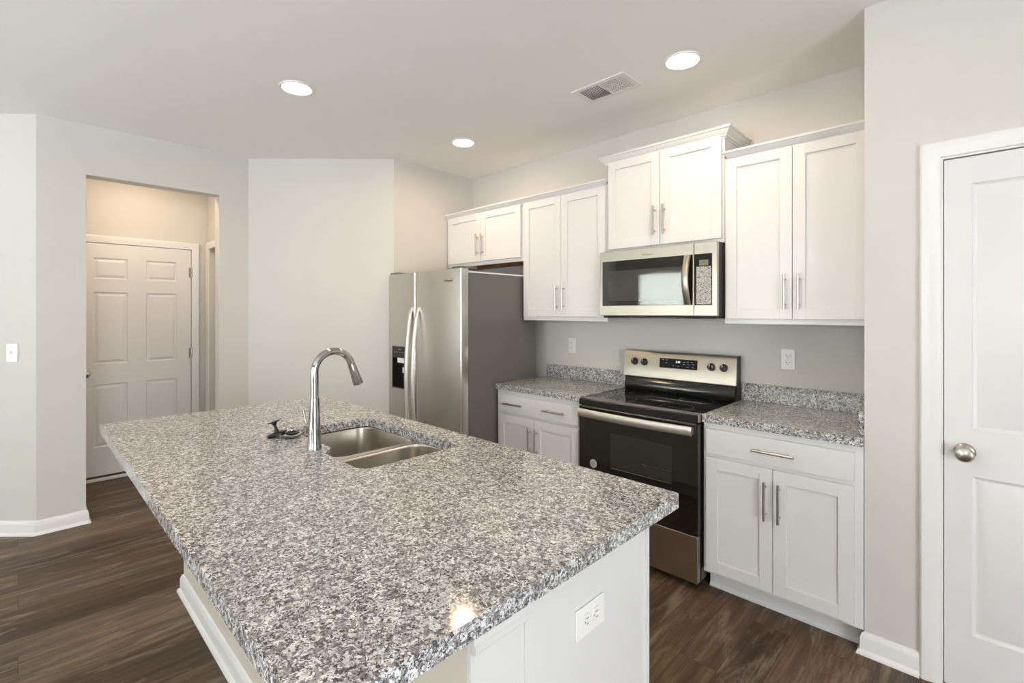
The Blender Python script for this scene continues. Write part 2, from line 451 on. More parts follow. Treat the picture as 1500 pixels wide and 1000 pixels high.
for i, (a, b, c, d) in enumerate(WB): window(i + 1, 'y', a, b, c, d, YBK, 'pane_shade' if i == 0 else 'pane', 0.0 if i == 0 else 0.017)
window(4, 'x', *WR[0], XR, 'pane_fill', None)  # unseen glowing glass door, added to brighten the island end and floor

# baseboards with shoe moulding
BASE = [(0, 0), (0.026, 0), (0.026, 0.006), (0.020, 0.017), (0.014, 0.021), (0.014, 0.068), (0.011, 0.078), (0.007, 0.088), (0, 0.092)]
def baseboard(name, path): return struct(finish(name, sweep(path, BASE), M['trim'], smooth=30))
baseboard('baseboard_left', [(XLL, yq), (XD, YD0), (XD, DO0), (XD - t + 0.005, DO0)])
baseboard('baseboard_angled', [(XD - t + 0.005, DO1), (XD, DO1), (XD, YD1), (XL, 2.2)])
baseboard('baseboard_pantry', [(XP, YP + 0.055), (XP, YP), (PD0 - 0.066, YP)])
baseboard('baseboard_right', [(PD1 + 0.064, YP), (XR, YP)])

# door casings
CAS = [(0.0, 0.0), (0.0, 0.010), (0.006, 0.013), (0.030, 0.015), (0.040, 0.019), (0.056, 0.019), (0.062, 0.014), (0.062, 0.0)]
def casing(name, w_, h, loc, rotz, mat=None):
    """U-shaped casing round an opening w_ wide, h high, local x 0..w_, front towards -y."""
    bm = bmesh.new(); rings = []
    for (px, pz, nx, nz) in ((0, 0, -1, 0), (0, h, -1, 1), (w_, h, 1, 1), (w_, 0, 1, 0)):
        rings.append([bm.verts.new((px + nx * o, -d, pz + nz * o)) for o, d in CAS])
    k = len(CAS)
    for a, b in zip(rings, rings[1:]):
        for j in range(k): bm.faces.new((a[j], a[(j + 1) % k], b[(j + 1) % k], b[j]))
    bm.faces.new(rings[0]); bm.faces.new(rings[-1])
    return struct(finish(name, bm, M['trim'], loc=loc, rot=(0, 0, rotz), smooth=25))
casing('trim_1', PD1 - PD0 + 0.006, PDH + 0.003, (PD0 - 0.003, YP, 0), 0)
casing('trim_2', HD1 - HD0 + 0.0, 2.04, (XHF, HD0, 0), R(90))
casing('trim_3', HS1 - HS0, 2.05, (HS0, YH1, 0), 0)

# doors
def panel_door(name, w_, h, t_, panels, prof, loc, rotz, mat):
    bm = bmesh.new()
    xs = sorted({0, w_} | {p[0] for p in panels} | {p[1] for p in panels})
    zs = sorted({0, h} | {p[2] for p in panels} | {p[3] for p in panels})
    V = {}
    def v(x, y, z):
        k = (round(x, 5), round(y, 5), round(z, 5))
        if k not in V: V[k] = bm.verts.new(k)
        return V[k]
    for i in range(len(xs) - 1):
        for j in range(len(zs) - 1):
            cx, cz = (xs[i] + xs[i + 1]) / 2, (zs[j] + zs[j + 1]) / 2
            if any(p[0] < cx < p[1] and p[2] < cz < p[3] for p in panels): continue
            bm.faces.new((v(xs[i], 0, zs[j]), v(xs[i + 1], 0, zs[j]), v(xs[i + 1], 0, zs[j + 1]), v(xs[i], 0, zs[j + 1])))
    for x0, x1, z0, z1 in panels:
        prev = None
        for ins, dep in prof:
            ring = [bm.verts.new(c) if ins else v(*c) for c in ((x0 + ins, dep, z0 + ins), (x1 - ins, dep, z0 + ins), (x1 - ins, dep, z1 - ins), (x0 + ins, dep, z1 - ins))]
            if prev:
                for k in range(4): bm.faces.new((prev[k], prev[(k + 1) % 4], ring[(k + 1) % 4], ring[k]))
            prev = ring
        bm.faces.new(prev)
    # sides and back
    b = [bm.verts.new(c) for c in ((0, t_, 0), (w_, t_, 0), (w_, t_, h), (0, t_, h))]
    bm.faces.new(b)
    bot = [v(x, 0, 0) for x in xs]; top = [v(x, 0, h) for x in xs]; lf = [v(0, 0, z) for z in zs]; rt = [v(w_, 0, z) for z in zs]
    bm.faces.new(bot + [b[1], b[0]]); bm.faces.new(top + [b[2], b[3]]); bm.faces.new(lf + [b[3], b[0]]); bm.faces.new(rt + [b[2], b[1]])
    return struct(finish(name, bm, mat, loc=loc, rot=(0, 0, rotz), smooth=15))
# six panel hall door (local x runs towards +y of the room)
HW = HD1 - HD0 - 0.012
hp = []
for (a, b) in ((0.112, 0.345), (HW - 0.345, HW - 0.112)):
    hp += [(a, b, 0.25, 0.79), (a, b, 0.965, 1.585), (a, b, 1.70, 1.88)]
d1 = panel_door('door_1', HW, 2.005, 0.04, hp, [(0, 0), (0.006, 0.007), (0.014, 0.008), (0.034, 0.001)], (XHF + 0.005, HD0 + 0.006, 0.03), R(90), M['door'])
def knob(parent, loc, axis='Y', sign=-1):
    bm = bmesh.new()
    s = sign
    lathe(bm, [(0, 0), (0.032, 0), (0.032, s * 0.005), (0.026, s * 0.010), (0.013, s * 0.014), (0.012, s * 0.030), (0.020, s * 0.038), (0.028, s * 0.050), (0.029, s * 0.058), (0.024, s * 0.066), (0.012, s * 0.070), (0, s * 0.071)], (0, 0, 0), axis)
    return finish('door_knob', bm, M['knob'], parent, loc=loc)
k_ = knob(d1, (0.062, 0, 0.887)); k_['label'] = 'round brass toned door knob'
def hinge(parent, x, z, flip=1):
    bm = boxes((x - 0.014, x + 0.010, -0.003, 0.001, z - 0.045, z + 0.045)); tube(bm, [(x + 0.004 * flip, -0.010, z - 0.047), (x + 0.004 * flip, -0.010, z + 0.047)], 0.008, 10)
    h_ = finish('hinge', bm, M['knob'], parent); h_['label'] = 'metal door hinge'
for z in (0.22, 1.02, 1.79): hinge(d1, HW - 0.002, z)
struct(finish('trim_4', boxes((XHF - 0.1, XHF + 0.06, HD0, HD1, 0.0, 0.022)), M['trim'], bevel=0.003))
o = finish('door_sweep', boxes((0.0, HW, -0.026, 0.0, -0.0075, 0.004)), M['slot'], d1)
# pantry door, two panels
PW = PD1 - PD0 - 0.010
PROF2 = [(0, 0), (0.003, 0.004), (0.010, 0.008), (0.014, 0.0085), (0.044, 0.001)]
d2 = panel_door('door_2', PW, 2.02, 0.035, [(0.078, PW - 0.078, 0.215, 0.815), (0.078, PW - 0.078, 0.99, 1.92)], PROF2, (PD0 + 0.006, YP + 0.006, 0.008), 0, M['door'])
finish('strike_plate', boxes((-0.0035, -0.0012, -0.0015, 0.02, 0.88, 0.935)), M['slot'], d2)
knob(d2, (0.058, 0, 0.905))
struct(finish('trim_5', boxes((PD0 - 0.003, PD0 + 0.0035, YP - 0.001, YP + 0.114, 0, PDH - 0.0045), (PD0 - 0.003, PD1, YP - 0.001, YP + 0.114, PDH - 0.0045, PDH + 0.003), (PD1 - 0.0035, PD1 + 0.003, YP - 0.001, YP + 0.114, 0, PDH - 0.0045)), M['trim']))
# side hall door
struct(finish('door_3', boxes((HS0 + 0.004, HS1 - 0.004, YH1 + 0.075, YH1 + 0.11, 0.01, 2.045)), M['door'], bevel=0.002))

# ------------------------------------------------------------------ cabinets
def shaker(name, x0, x1, z0, z1, yf, parent, st=0.057, mat=None):
    """shaker door, front face at yf facing -y."""
    T = 0.019
    bm = boxes((x0, x0 + st, yf, yf + T, z0, z1), (x1 - st, x1, yf, yf + T, z0, z1),
               (x0 + st, x1 - st, yf, yf + T, z0, z0 + st), (x0 + st, x1 - st, yf, yf + T, z1 - st, z1),
               (x0 + st - 0.002, x1 - st + 0.002, yf + 0.009, yf + T - 0.002, z0 + st - 0.002, z1 - st + 0.002))
    return finish(name, bm, mat or M['cab'], parent, bevel=0.0012, seg=2)
def pull(parent, x, z, yf, vertical=True, L=0.182, cc=0.128, r=0.006):
    bm = bmesh.new(); y = yf - 0.030
    if vertical:
        tube(bm, [(x, y, z - L / 2), (x, y, z + L / 2)], r, 14)
        for s in (-1, 1): tube(bm, [(x, y, z + s * cc / 2), (x, yf, z + s * cc / 2)], r * 0.8, 10)
    else:
        tube(bm, [(x - L / 2, y, z), (x + L / 2, y, z)], r, 14)
        for s in (-1, 1): tube(bm, [(x + s * cc / 2, y, z), (x + s * cc / 2, yf, z)], r * 0.8, 10)
    h_ = finish('handle', bm, M['nickel'], parent)
    h_['label'] = 'brushed nickel bar pull'
    return h_
CROWN = [(0, 0), (0.007, 0), (0.009, 0.008), (0.015, 0.011), (0.017, 0.018), (0.026, 0.026), (0.037, 0.040), (0.040, 0.046), (0.046, 0.048), (0.046, 0.058), (0, 0.058)]
def upper(label, x0, x1, z0, z1, group='white wall cabinets', hz=None, cen=None, reveal=0.028, under=False, dx0=0.012, dx1=0.012, top=None):
    t_ = thing('upper_cabinet', label, 'cabinet', ((x0 + x1) / 2, WY, z0), group)
    X = (x0 + x1) / 2; lx0, lx1 = x0 - X, x1 - X
    yf = YU - WY; Hh = z1 - z0
    # carcass as five panels plus face frame
    b = boxes((lx0, lx0 + 0.016, yf + 0.019, -0.001, 0, Hh), (lx1 - 0.016, lx1, yf + 0.019, -0.001, 0, Hh),
              (lx0 + 0.016, lx1 - 0.016, yf + 0.019, -0.001, Hh - 0.016, Hh), (lx0 + 0.016, lx1 - 0.016, -0.008, -0.001, 0.02, Hh - 0.016),
              (lx0, lx0 + 0.038, yf, yf + 0.019, 0, Hh), (lx1 - 0.038, lx1, yf, yf + 0.019, 0, Hh),
              (lx0 + 0.038, lx1 - 0.038, yf, yf + 0.019, 0, 0.038), (lx0 + 0.038, lx1 - 0.038, yf, yf + 0.019, Hh - 0.038, Hh))
    finish('body', b, M['cab'], t_)
    u = finish('bottom_panel', boxes((lx0 + 0.016, lx1 - 0.016, yf + 0.019, -0.008, 0.001 if under else 0.012, 0.028)), M['wood'] if under else M['cab'], t_)
    if under: u['label'] = 'bare brown wood underside'
    c = cen - X; g = 0.0015; dz0 = reveal; dz1 = (top or Hh) - 0.006
    for s, (a, bb) in ((-1, (lx0 + dx0, c - g)), (1, (c + g, lx1 - dx1))):
        d = shaker('door', a, bb, dz0, dz1, yf - 0.019, t_)
        pull(d, c + s * 0.032, hz - z0, yf - 0.019)
    return t_
upper('short white two-door cabinet mounted above the refrigerator', XL + 0.002, -2.568, 1.845, 2.30, 'white wall cabinets', 2.015, -3.055, 0.030, True, 0.02, 0.022)
upper('tall white two-door wall cabinet between the refrigerator and the microwave', -2.568, -1.799, 1.380, 2.30, 'white wall cabinets', 1.548, -2.187, 0.030)
upper('white two-door cabinet mounted above the microwave and set higher than its neighbours', -1.797, -1.031, 1.836, 2.445, 'white wall cabinets', 2.006, -1.413, 0.022)
upper('tall white two-door wall cabinet at the right end, beside the pantry wall', -1.029, XP - 0.001, 1.378, 2.30, 'white wall cabinets', 1.545, -0.688, 0.028)
cr = tag(finish('crown_molding', sweep([(XL + 0.003, YU - 0.0), (-1.842, YU), (-1.842, YU + 0.014)], CROWN, 2.272), M['cab'], smooth=25), 'white crown molding along the cabinets left of the microwave', 'molding', 'crown moldings')
tag(finish('crown_molding', sweep([(-1.797, WY - 0.002), (-1.797, YU), (-1.031, YU), (-1.031, WY - 0.002)], CROWN, 2.417), M['cab'], smooth=25), 'highest white crown molding, wrapping the cabinet above the microwave', 'molding', 'crown moldings')
tag(finish('crown_molding', sweep([(-0.984, YU + 0.014), (-0.984, YU), (XP - 0.002, YU)], CROWN, 2.272), M['cab'], smooth=25), 'white crown molding on the cabinet beside the pantry wall', 'molding', 'crown moldings')

def base_cab(label, x0, x1, fx0, fx1, cen, pulls_x):
    X = (x0 + x1) / 2
    t_ = thing('base_cabinet', label, 'cabinet', (X, YB, 0), 'white base cabinets')
    lx0, lx1 = x0 - X, x1 - X; D = WY - YB - 0.002; HT = ZS - 0.001
    b = boxes((lx0, lx0 + 0.016, 0.019, D, 0.1, HT), (lx1 - 0.016, lx1, 0.019, D, 0.1, HT), (lx0 + 0.016, lx1 - 0.016, 0.019, D, 0.1, 0.116),
              (lx0 + 0.016, lx1 - 0.016, D - 0.008, D, 0.116, HT), (lx0, lx0 + 0.03, 0, 0.019, 0.1, HT), (lx1 - 0.03, lx1, 0, 0.019, 0.1, HT),
              (lx0 + 0.03, lx1 - 0.03, 0, 0.019, 0.1, 0.135), (lx0 + 0.03, lx1 - 0.03, 0, 0.019, 0.69, 0.73), (lx0 + 0.03, lx1 - 0.03, 0, 0.019, 0.835, HT),
              (lx0 + 0.002, lx1 - 0.002, 0.078, D, 0.0, 0.1))
    finish('body', b, M['cab'], t_)
    finish('toe_kick', sweep([(lx1 - 0.006, 0.078), (lx0 + 0.006, 0.078)][::-1], [(0, 0), (0.018, 0), (0.018, 0.008), (0.012, 0.016), (0.006, 0.02), (0.006, 0.098), (0, 0.098)]), M['cab'], t_, smooth=30)
    f0, f1 = fx0 - X, fx1 - X; c = cen - X
    dr = finish('drawer', boxes((f0, f1, -0.019, -0.0005, 0.720, 0.845)), M['cab'], t_, bevel=0.0015)
    for px in pulls_x: pull(dr, px - X, 0.782, -0.019, False)
    for s, (a, bb) in ((-1, (f0, c - 0.0015)), (1, (c + 0.0015, f1))):
        d = shaker('door', a, bb, 0.118, 0.700, -0.019, t_)
        pull(d, c + s * 0.030, 0.552, -0.019)
    return t_
base_cab('white base cabinet between the refrigerator and the range, one drawer with two pulls', -2.572, -1.801, -2.548, -1.822, -2.197, (-2.385, -2.01))
base_cab('white base cabinet right of the range, one drawer above two doors', -1.032, XP - 0.002, -1.014, -0.385, -0.700, (-0.697,))

# ------------------------------------------------------------------ counters
def slab(name, outer, holes, label, cat, z0=ZS, z1=ZC):
    return tag(finish(name, plate(outer, holes, z0, z1), M['granite'], bevel=0.006, seg=3, smooth=50), label, cat, 'granite countertops')
slab('countertop', roundpoly([(-2.578, YC), (-1.800, YC), (-1.800, WY - 0.002), (-2.578, WY - 0.002)], [0.01, 0.004, 0, 0]), [], 'speckled grey granite countertop between the refrigerator and the range', 'countertop')
slab('countertop', roundpoly([(-1.033, YC), (XP - 0.001 + 0.0, YC), (XP - 0.001, WY - 0.002), (-1.033, WY - 0.002)], [0.004, 0.012, 0, 0]), [], 'speckled grey granite countertop right of the range', 'countertop')
def splash(b, label): return tag(finish('backsplash', boxes(b), M['granite'], bevel=0.002), label, 'backsplash', 'granite backsplash strips')
splash((-2.572, -1.800, WY - 0.022, WY - 0.001, ZC, ZC + 0.102), 'low granite backsplash strip left of the range')
splash((-1.033, XP - 0.001, WY - 0.022, WY - 0.001, ZC, ZC + 0.102), 'low granite backsplash strip on the back wall, right of the range')
splash((XP - 0.023, XP - 0.001, YC + 0.05, WY - 0.0225, ZC, ZC + 0.102), 'short granite side splash standing against the pantry wall')

# island
IX0, IX1, IY0, IY1 = -2.965, -0.625, 0.262, 1.345
IY0F = 0.268
hole = roundpoly([(-2.200, 0.852), (-1.815, 0.852), (-1.755, 0.800), (-1.476, 0.800), (-1.476, 1.222), (-2.200, 1.222)], [0.06, 0.02, 0.02, 0.06, 0.05, 0.06])
slab('island_countertop', roundpoly([(IX0, IY0F), (IX1, IY0), (IX1, IY1), (IX0, IY1)], [0.02, 0.02, 0.02, 0.03]), [hole], 'large speckled grey granite slab on the kitchen island with the sink cut into it', 'countertop')
isl = thing('kitchen_island', 'white kitchen island with shade-tinted seating side and baseboard under the granite slab', 'island', (-1.8, 0.93, 0))
ox, oy = -1.8, 0.93
BX0, BX1, BY0, BY1 = -2.945, -0.690, 0.597, 1.262
def L(b): return (b[0] - ox, b[1] - ox, b[2] - oy, b[3] - oy, b[4], b[5])
wpan = finish('seating_wall', boxes(L((BX0, BX1 - 0.012, BY0, 0.745, 0, ZS - 0.001))), M['beige'], isl); wpan['label'] = 'low wall on the seating side, its shade painted in as beige'
finish('body', boxes(L((BX0, BX0 + 0.018, 0.745, BY1, 0, ZS - 0.001)), L((BX0 + 0.018, BX1 - 0.018, 0.745, 0.762, 0.1, ZS - 0.001)),
                     L((BX0 + 0.018, BX1 - 0.018, 0.762, BY1 - 0.02, 0.1, 0.116)), L((BX0 + 0.018, BX1 - 0.018, BY1 - 0.075, BY1 - 0.06, 0, 0.1)),
                     L((BX0 + 0.018, BX1 - 0.018, BY1 - 0.02, BY1, 0.1, 0.13)), L((BX0 + 0.018, BX1 - 0.018, BY1 - 0.02, BY1, 0.84, ZS - 0.001)),
                     L((-2.21, -2.17, BY1 - 0.02, BY1, 0.13, 0.84)), L((-1.47, -1.43, BY1 - 0.02, BY1, 0.13, 0.84))), M['cab'], isl)
finish('end_panel', boxes(L((BX1 - 0.018, BX1 + 0.002, 0.7455, BY1 + 0.003, 0, ZS - 0.001)), L((BX1 + 0.002, BX1 + 0.008, BY1 - 0.012, BY1 + 0.003, 0, ZS - 0.001)), L((BX1 - 0.0118, BX1 - 0.0005, BY0, 0.7453, 0, ZS - 0.001))), M['cab'], isl)
finish('cap_trim', sweep([(BX1 + 0.001 - ox, BY0 - oy - 0.0), (BX1 + 0.001 - ox, 0.752 - oy)], [(0, 0), (0.008, 0), (0.013, 0.006), (0.013, 0.016), (0.009, 0.020), (0.009, 0.079), (0, 0.079)], 0.795), M['cab'], isl, smooth=30)
finish('baseboard', sweep([(BX0 - ox, BY1 - 0.08 - oy), (BX0 - ox, BY0 - oy), (BX1 - ox, BY0 - oy), (BX1 - ox, 0.745 - oy)], BASE), M['trim'], isl, smooth=30)
for (a, bb) in ((BX0 + 0.02, -2.565), (-2.562, -2.19), (-2.187, -1.822), (-1.819, -1.452), (-1.449, -1.08), (-1.077, BX1 - 0.02)):
    bm = boxes((a - ox, bb - ox, 0, 0.019, 0.118, 0.845)); d = finish('door', bm, M['cab'], isl, bevel=0.0015, loc=(0, BY1 - oy + 0.0005, 0))
    bm = bmesh.new(); xx = (bb - 0.035 if a < -2.8 or -2.2 < a < -2.1 or -1.5 < a < -1.4 else a + 0.035) - ox
    tube(bm, [(xx, 0.049, 0.62), (xx, 0.049, 0.80)], 0.006, 12)
    for z in (0.646, 0.774): tube(bm, [(xx, 0.049, z), (xx, 0.019, z)], 0.005, 8)
    finish('handle', bm, M['nickel'], d)['label'] = 'brushed nickel bar pull'

# sink: flange plate and two bowls
snk = thing('kitchen_sink', 'stainless steel double-bowl undermount sink in the island slab', 'sink', (-1.82, 1.02, 0.68))
sx, sy, sz = -1.82, 1.02, 0.68
b1 = (-2.212, -1.785, 0.842, 1.234); b2 = (-1.752, -1.464, 0.790, 1.234)
def l2(pts): return [(x - sx, y - sy) for x, y in pts]
flo = l2(rrect(-2.235, -1.445, 0.765, 1.255, 0.06))
h1 = l2(rrect(*b1, 0.075, 8)); h2 = l2(rrect(*b2, 0.075, 8))
finish('flange', plate(flo, [h1, h2], ZS - 0.0035 - sz, ZS - 0.0005 - sz), M['sink'], snk)
def bowl(b, depth):
    bm = bmesh.new(); rings = []
    levels = [(0.0, 0.0, 0.075), (0.002, -0.01, 0.073), (0.010, -depth + 0.05, 0.068), (0.016, -depth + 0.022, 0.064), (0.030, -depth + 0.006, 0.055), (0.050, -depth, 0.045)]
    def ring(ins, z, r, push=0.0):
        return [bm.verts.new((x - sx, y - sy, ZS - 0.002 - sz + z)) for x, y in rrect(b[0] + ins, b[1] - ins, b[2] + ins, b[3] - ins, r, 8)]
    rings = [ring(*lv) for lv in levels]
    n = len(rings[0])
    for a, c in zip(rings, rings[1:]):
        for k in range(n): bm.faces.new((a[k], a[(k + 1) % n], c[(k + 1) % n], c[k]))
    bm.faces.new(rings[-1])
    o = finish('bowl', bm, M['sink'], snk, smooth=60)
    s = o.modifiers.new('thick', 'SOLIDIFY'); s.thickness = 0.0012; s.offset = 1
    cx, cy = (b[0] + b[1]) / 2 - sx, (b[2] + b[3]) / 2 - sy
    bm = bmesh.new(); lathe(bm, [(0.045, 0.0), (0.045, 0.003), (0.036, 0.0035), (0.030, -0.004), (0, -0.004)], (cx, cy, ZS - sz - depth - 0.0005), 'Z', 28)
    d = finish('drain', bm, M['chrome'], o); d['label'] = 'round chrome drain ring'
    return o
bowl(b1, 0.19); bowl(b2, 0.185)

# faucet
fx, fy = -1.838, 0.797
fa = thing('faucet', 'tall polished chrome gooseneck faucet standing beside the island sink', 'faucet', (fx, fy, ZC))
bm = bmesh.new(); lathe(bm, [(0, 0), (0.027, 0), (0.027, 0.006), (0.0255, 0.012), (0.0235, 0.06), (0.0205, 0.13), (0.0175, 0.19), (0.0172, 0.196), (0, 0.196)], seg=36)
finish('base', bm, M['chrome'], fa)
bm = bmesh.new(); r = 0.077; cz = 0.296
pts = [(0, 0, 0.19), (0, 0, 0.24)] + [(0, r - r * math.cos(R(a)), cz + r * math.sin(R(a))) for a in range(0, 166, 11)]
tube(bm, pts, 0.0145, 24)
finish('spout', bm, M['chrome'], fa)
e = pts[-1]; pv = pts[-2]; dv = (Vector(e) - Vector(pv)).normalized()
bm = bmesh.new(); E0 = Vector(e) - dv * 0.004
tube(bm, [E0, E0 + dv * 0.010, E0 + dv * 0.012, E0 + dv * 0.03, E0 + dv * 0.088, E0 + dv * 0.092], [0.0150, 0.0155, 0.0162, 0.0165, 0.0205, 0.0195], 24)
finish('spray_head', bm, M['chrome'], fa)
bm = bmesh.new(); tube(bm, [(-0.014, -0.006, 0.085), (-0.046, -0.012, 0.085)], 0.011, 18); tube(bm, [(-0.040, -0.011, 0.086), (-0.047, -0.017, 0.110), (-0.052, -0.023, 0.150)], [0.0045, 0.0036, 0.0032], 12)
finish('lever', bm, M['chrome'], fa)

# strainer and stopper lying by the faucet
st = thing('sink_strainer', 'chrome sink strainer with black rubber seal lying left of the faucet', 'strainer', (-2.080, 0.806, ZC))
bm = bmesh.new(); lathe(bm, [(0, 0.001), (0.020, 0.001), (0.034, 0.004), (0.041, 0.012), (0.042, 0.015), (0.040, 0.017), (0.030, 0.018), (0.028, 0.012), (0, 0.012)], seg=36)
finish('basket', bm, M['chrome'], st)
bm = bmesh.new(); lathe(bm, [(0, 0.012), (0.020, 0.012), (0.025, 0.019), (0.025, 0.022), (0.021, 0.025), (0.010, 0.0285), (0, 0.029)], seg=30)
sd = finish('rubber_seal', bm, M['rubber'], st); sd['label'] = 'black rubber disc'
bm = bmesh.new(); lathe(bm, [(0, 0.028), (0.005, 0.028), (0.004, 0.036), (0.011, 0.040), (0.011, 0.044), (0, 0.045)], seg=20)
finish('knob', bm, M['chrome'], st)
sp_ = thing('sink_stopper', 'black rubber sink stopper with a T handle leaning on the chrome strainer', 'stopper', (-2.137, 0.768, ZC + 0.012))
sp_.rotation_euler = Matrix.Rotation(R(-17), 3, Vector((-0.70, 0.71, 0))).to_euler(); sp_.scale = (1.12, 1.12, 1.12)
bm = bmesh.new(); lathe(bm, [(0, -0.003), (0.030, -0.003), (0.036, 0.0), (0.036, 0.003), (0.028, 0.006), (0.010, 0.009), (0, 0.009)], seg=32)
finish('disc', bm, M['rubber'], sp_)
bm = bmesh.new(); lathe(bm, [(0, 0.008), (0.009, 0.008), (0.006, 0.020), (0.005, 0.034), (0.010, 0.042), (0.022, 0.046), (0.022, 0.049), (0, 0.050)], seg=24)
finish('handle', bm, M['rubber'], sp_)

# ------------------------------------------------------------------ refrigerator
FX0, FX1, FYF = -3.512, -2.574, 2.140
fr = thing('refrigerator', 'side-by-side stainless steel refrigerator with dark grey side and water dispenser', 'refrigerator', ((FX0 + FX1) / 2, 2.5, 0))
qx, qy = (FX0 + FX1) / 2, 2.5
def Q(x0, x1, y0, y1, z0, z1): return (x0 - qx, x1 - qx, y0 - qy, y1 - qy, z0, z1)
finish('body', boxes(Q(FX0 + 0.008, FX1 - 0.010, 2.218, 2.93, 0.02, 1.728)), M['fside'], fr, bevel=0.004)['label'] = 'dark grey painted cabinet'
finish('gasket', boxes(Q(FX0 + 0.012, FX1 - 0.012, 2.203, 2.218, 0.06, 1.725)), M['gasket'], fr)
SPL = -3.128
def fdoor(x0, x1, hole=None):
    """rounded front door; softly rounded vertical edges."""
    bm = bmesh.new(); n = 14; z0, z1 = 0.055, 1.748
    T = 0.064
    xs = [x0, x0 + 0.003, x0 + 0.007, x0 + 0.012, x1 - 0.012, x1 - 0.007, x1 - 0.003, x1]
    if hole: xs = sorted(set(xs + [hole[0], hole[1]]))
    zs = [z0, z1] if not hole else [z0, hole[2], hole[3], z1]
    def yf(x):
        e_ = min(x - x0, x1 - x)
        return FYF + (0.012 - math.sqrt(max(0, 0.012 ** 2 - (0.012 - e_) ** 2)) if e_ < 0.012 else 0)
    g = [[bm.verts.new((x - qx, yf(x) - qy, z)) for z in zs] for x in xs]
    for i in range(len(xs) - 1):
        for j in range(len(zs) - 1):
            if hole and hole[0] <= (xs[i] + xs[i + 1]) / 2 <= hole[1] and j == 1: continue
            bm.faces.new((g[i][j], g[i + 1][j], g[i + 1][j + 1], g[i][j + 1]))
    b = [bm.verts.new((x - qx, FYF + T - qy, z)) for x, z in ((x0, z0), (x1, z0), (x1, z1), (x0, z1))]
    bm.faces.new(b); bm.faces.new([r_[0] for r_ in g] + [b[1], b[0]]); bm.faces.new([r_[-1] for r_ in g] + [b[2], b[3]])
    bm.faces.new(g[0] + [b[3], b[0]]); bm.faces.new(g[-1] + [b[2], b[1]])
    return finish('door', bm, M['steel'], fr, smooth=30)
DISP = (-3.452, -3.228, 0.832, 1.165)
ld = fdoor(FX0, SPL - 0.004, DISP); rd = fdoor(SPL + 0.004, FX1)
def fhandle(x, parent):
    bm = bmesh.new(); z0, z1 = 0.40, 1.48; n = 24; prev = None
    for i in range(n + 1):
        u = i / n; z = z0 + (z1 - z0) * u
        off = 0.004 + 0.058 * (math.sin(PI * u) ** 0.55 if 0 < u < 1 else 0)
        y = FYF + 0.006 - off
        ring = [bm.verts.new((x + dx - qx, y + dy - qy, z)) for dx, dy in ((-0.014, 0.008), (-0.014, -0.004), (-0.008, -0.010), (0.008, -0.010), (0.014, -0.004), (0.014, 0.008))]
        if prev:
            for k in range(6): bm.faces.new((prev[k], prev[(k + 1) % 6], ring[(k + 1) % 6], ring[k]))
        else: bm.faces.new(ring)
        prev = ring
    bm.faces.new(prev)
    h_ = finish('handle', bm, M['hand'], parent, smooth=60); h_['label'] = 'curved pale metal door handle'
fhandle(-3.172, ld); fhandle(-3.084, rd)
y0 = FYF
dsp = finish('dispenser', boxes(Q(DISP[0], DISP[1], y0 + 0.050, y0 + 0.060, DISP[2], DISP[3]), Q(DISP[0], DISP[0] + 0.006, y0 - 0.001, y0 + 0.05, DISP[2], DISP[3]),
    Q(DISP[1] - 0.006, DISP[1], y0 - 0.001, y0 + 0.05, DISP[2], DISP[3]), Q(DISP[0], DISP[1], y0 - 0.001, y0 + 0.05, DISP[2], DISP[2] + 0.008),
    Q(DISP[0] + 0.006, DISP[1] - 0.006, y0 + 0.001, y0 + 0.05, 1.075, DISP[3] - 0.003)), M['black'], ld)
dsp['label'] = 'black water and ice dispenser'
finish('dispenser_rim', boxes(Q(DISP[0] - 0.006, DISP[1] + 0.006, y0 - 0.004, y0 + 0.006, DISP[2] - 0.008, DISP[2]), Q(DISP[0] - 0.006, DISP[1] + 0.006, y0 - 0.004, y0 + 0.006, DISP[3], DISP[3] + 0.005),
    Q(DISP[0] - 0.006, DISP[0], y0 - 0.004, y0 + 0.006, DISP[2], DISP[3]), Q(DISP[1], DISP[1] + 0.006, y0 - 0.004, y0 + 0.006, DISP[2], DISP[3])), M['steel2'], ld, bevel=0.001)
finish('dispenser_spout', boxes(Q(-3.385, -3.29, y0 + 0.004, y0 + 0.03, 1.035, 1.078)), M['plastic'], ld, bevel=0.003)['label'] = 'pale grey dispenser spout'
finish('dispenser_paddle', boxes(Q(-3.325, -3.305, y0 + 0.012, y0 + 0.04, 0.955, 1.0)), M['plastic'], ld, bevel=0.003)
bm = bmesh.new()
for i in range(5): box(bm, *Q(-3.43 + i * 0.036, -3.41 + i * 0.036, y0 - 0.0002, y0 + 0.002, 1.118, 1.122))
box(bm, *Q(-3.37, -3.33, y0 - 0.0002, y0 + 0.002, 1.142, 1.146))
finish('dispenser_icons', bm, M['print'], ld)
finish('top_hinge', boxes(Q(FX1 - 0.12, FX1 - 0.012, y0 + 0.01, y0 + 0.16, 1.749, 1.764)), M['fside'], fr, bevel=0.004)
finish('top_hinge', boxes(Q(FX0 + 0.012, FX0 + 0.12, y0 + 0.01, y0 + 0.16, 1.749, 1.764)), M['fside'], fr, bevel=0.004)
finish('top_trim', boxes(Q(FX1 - 0.016, FX1 - 0.004, 2.205, 2.93, 1.722, 1.732), Q(FX0 + 0.01, FX1 - 0.016, 2.205, 2.215, 1.722, 1.732)), M['plastic'], fr)
finish('foot_grille', boxes(Q(FX0 + 0.02, FX1 - 0.02, 2.19, 2.218, 0.0, 0.05)), M['gasket'], fr)
text_mesh('logo', 'Whirlpool', 0.021, M['logo'], rd, (-2.72 - qx, y0 - 0.0005 - qy, 1.668), (R(90), 0, 0), bold=True)
